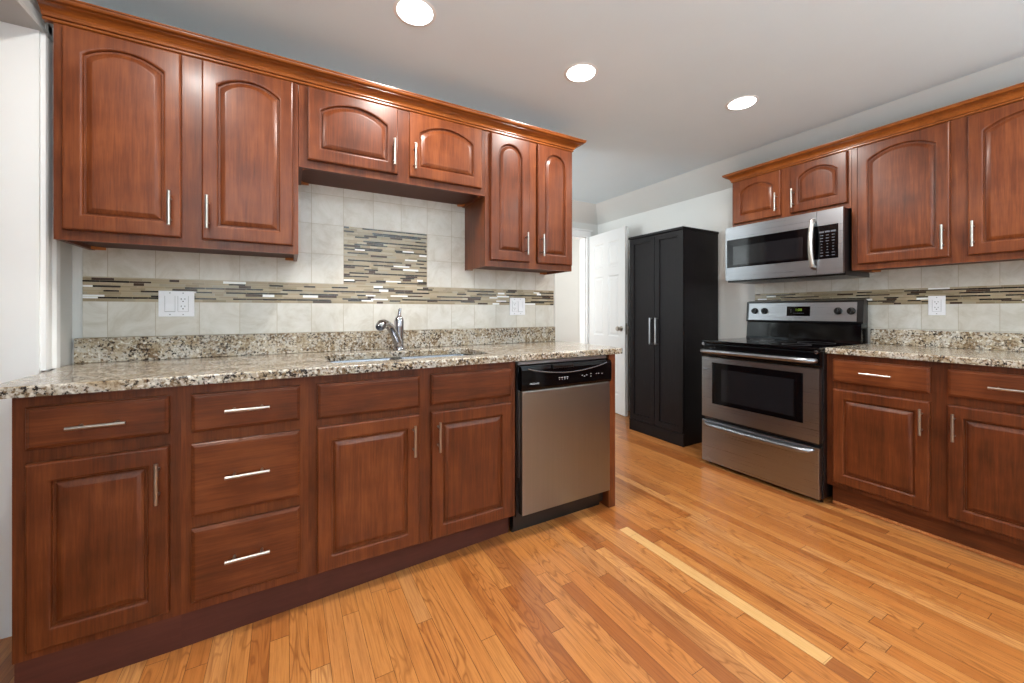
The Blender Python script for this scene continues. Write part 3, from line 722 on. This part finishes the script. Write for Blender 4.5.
pts = [(hx, -.002, .352), (hx, -.02, .348)] + [(hx - .000, -.030 - .022 * math.sin(math.pi * i / N), .345 - .29 * i / N) for i in range(N + 1)] + [(hx, -.02, .052), (hx, -.002, .048)]
tube(b, pts, .0145, 16, up=(0, -1, 0)); obj('handle', b, M_satin, md)
b = nb(); box(b, mx + .002, MW - .024, f, .022, 0, wz0); box(b, mx + .002, MW - .024, f, .022, wz1, MH); box(b, MW - .024, MW, f, .022, 0, MH, 0); mc = obj('control_surround', b, M_steel, tm)
b = nb(); box(b, mx + .002, MW - .0245, f - .001, .018, wz0 + .0004, wz1 - .0004); kp = obj('keypad', b, M_gloss, mc)
b = nb()
for r in range(9):
    for c_ in range(3):
        x = mx + .030 + c_ * .031; z = wz0 + .018 + r * .0185
        w_ = (.016 if r not in (2, 3, 4) else .008)
        if r == 8: w_ = .026
        box(b, x - w_ / 2, x + w_ / 2, f - .0016, f - .0008, z, z + (.004 if r != 8 else .010))
obj('key_marks', b, M_print, kp)

# wardrobe --------------------------------------------------------------------------------
WX = 2.85; WWD = .592; WH = 1.83
tg = thing('wardrobe', 'tall black-brown two-door wardrobe cabinet standing left of the range', 'wardrobe', (WX, 2.726, 0), RR)
D = 3.325 - WX
b = nb(); box(b, .004, .02, .018, D, .0, WH - .022); box(b, WWD - .02, WWD - .004, .018, D, .0, WH - .022); box(b, .02, WWD - .02, D - .006, D, .06, WH - .022); box(b, .02, WWD - .02, .02, D - .006, .10, .116)
obj('cabinet_box', b, M_lam, tg)
b = nb(); box(b, -.006, WWD + .004, -.012, D, WH - .022, WH, 0, .004); obj('top_board', b, M_lam, tg)
b = nb(); box(b, .0, WWD, -.002, .018, .0, .098, 0, .002); obj('plinth', b, M_lam, tg)
b = nb(); box(b, .0, WWD, -.006, .016, .0985, .106, 0, .002); obj('plinth_cap', b, M_lam, tg)
for a, c, hx in ((.005, .294, .268), (.298, .587, .330)):
    b = nb(); z0, z1 = .109, WH - .025; s = .05
    def RRc(o_, y): return [(a + o_, y, z0 + o_), (c - o_, y, z0 + o_), (c - o_, y, z1 - o_), (a + o_, y, z1 - o_)]
    loops_mesh(b, [RRc(0, .016), RRc(0, -.001), RRc(.001, -.002), RRc(s, -.002), RRc(s + .001, .008), RRc(s + .002, .009)])
    dd = obj('door', b, M_lam, tg)
    b = nb(); yy = -.032
    tube(b, [(hx, -.002, .835), (hx, yy, .835), (hx, yy, .845)], .006, 10, up=(1, 0, 0)); box(b, hx - .006, hx + .006, yy - .005, yy + .005, .832, 1.068, 0, .002); tube(b, [(hx, -.002, 1.062), (hx, yy, 1.062)], .006, 10)
    obj('handle', b, M_silver, dd)

# six-panel door, standing open in front of the range wall --------------------------------
ang = math.radians(-90 - 7.5)
LW, LH = .685, 2.022
hx_, hy_ = DX1 + .030, YFAR - .022
tdr = thing('door_leaf', 'white six-panel door with dark knob standing open beside the wardrobe', 'door', (hx_, hy_, .008), ang)
b = nb(); st = .105; mid = .09; tcol = (LW - 2 * st - mid) / 2
cols = [(st, st + tcol), (st + tcol + mid, LW - st)]
rowsd = [(.20, .68), (.84, 1.52), (1.62, 1.90)]
th = .035
def leaf_face(yf, sgn):
    zs = [0] + [z for r in rowsd for z in r] + [LH]
    for a, c in ((0, st), (st + tcol, st + tcol + mid), (LW - st, LW)): box(b, a, c, min(yf, yf + sgn * .017), max(yf, yf + sgn * .017), 0, LH)
    for a, c in cols:
        for i in range(0, len(zs), 2): box(b, a, c, min(yf, yf + sgn * .017), max(yf, yf + sgn * .017), zs[i], zs[i + 1])
        for z0, z1 in rowsd:
            y = lambda d_: yf + sgn * d_
            def Q(o_, d_): return [b.verts.new((xx, y(d_), zz)) for xx, zz in ((a + o_, z0 + o_), (c - o_, z0 + o_), (c - o_, z1 - o_), (a + o_, z1 - o_))]
            L4 = [Q(0, 0), Q(.012, .009), Q(.022, .009), Q(.042, .002)]
            for A, B in zip(L4, L4[1:]):
                for k in range(4): b.faces.new((A[k], A[(k + 1) % 4], B[(k + 1) % 4], B[k]))
            b.faces.new(L4[-1])
leaf_face(0, 1); leaf_face(th, -1)
obj('slab', b, M_door, tdr)
b = nb()
for sgn, yf in ((-1, 0), (1, th)):
    lathe(b, [(0, 0), (.030, 0), (.028, .006), (.012, .008), (.011, .028), (.022, .036), (.027, .048), (.022, .058), (0, .062)], (LW - .065, yf, .93), (0, sgn, 0), 20)
obj('knob', b, M_knob, tdr)
b = nb(); box(b, LW, LW + .0015, .007, th - .007, .87, .99); obj('latch_plate', b, M_knob, tdr)

# recessed ceiling lamps ---------------------------------------------------------------------
LAMPS = [(-.40, 1.33, 'recessed ceiling light at the left end of the sink run, above the picture edge'), (.458, 1.61, 'round recessed ceiling light above the sink cabinet, nearest the left cabinets'), (1.322, 1.597, 'round recessed ceiling light between the other two, above the dishwasher end'),
         (2.341, 1.356, 'round recessed ceiling light in front of the range-wall cabinets'),
         (2.341, .05, 'added unseen recessed ceiling light near the near end of the range wall'),  # guessed lamp out of view, added for brightness
         (1.2, 3.0, 'added unseen recessed ceiling light in the room behind the sink wall')]  # added lamp out of view, brightens the far wall and ceiling
for x, y, lab in LAMPS:
    if lab is None: continue
    tl = thing('ceiling_light', lab, 'light', (x, y, ZC), 0, 'recessed ceiling lights')
    b = nb(); lathe(b, [(.071, -.001), (.074, -.003), (.084, -.002), (.087, -.0004), (.087, 0), (.071, 0), (.071, -.001)], n=40); obj('trim_ring', b, M_trim, tl)
    b = nb(); lathe(b, [(0, -.006), (.05, -.0055), (.0705, -.003), (.0705, -.0005), (0, -.0005)], n=40); obj('lens', b, M_lens, tl)
    a = area('lamp_light', (0, 0, -.012), (0, 0, 0), .14, .14, LAMP_W * (.55 if y > 2.5 else 1.0), (1, .955, .90), tl, 'DISK')
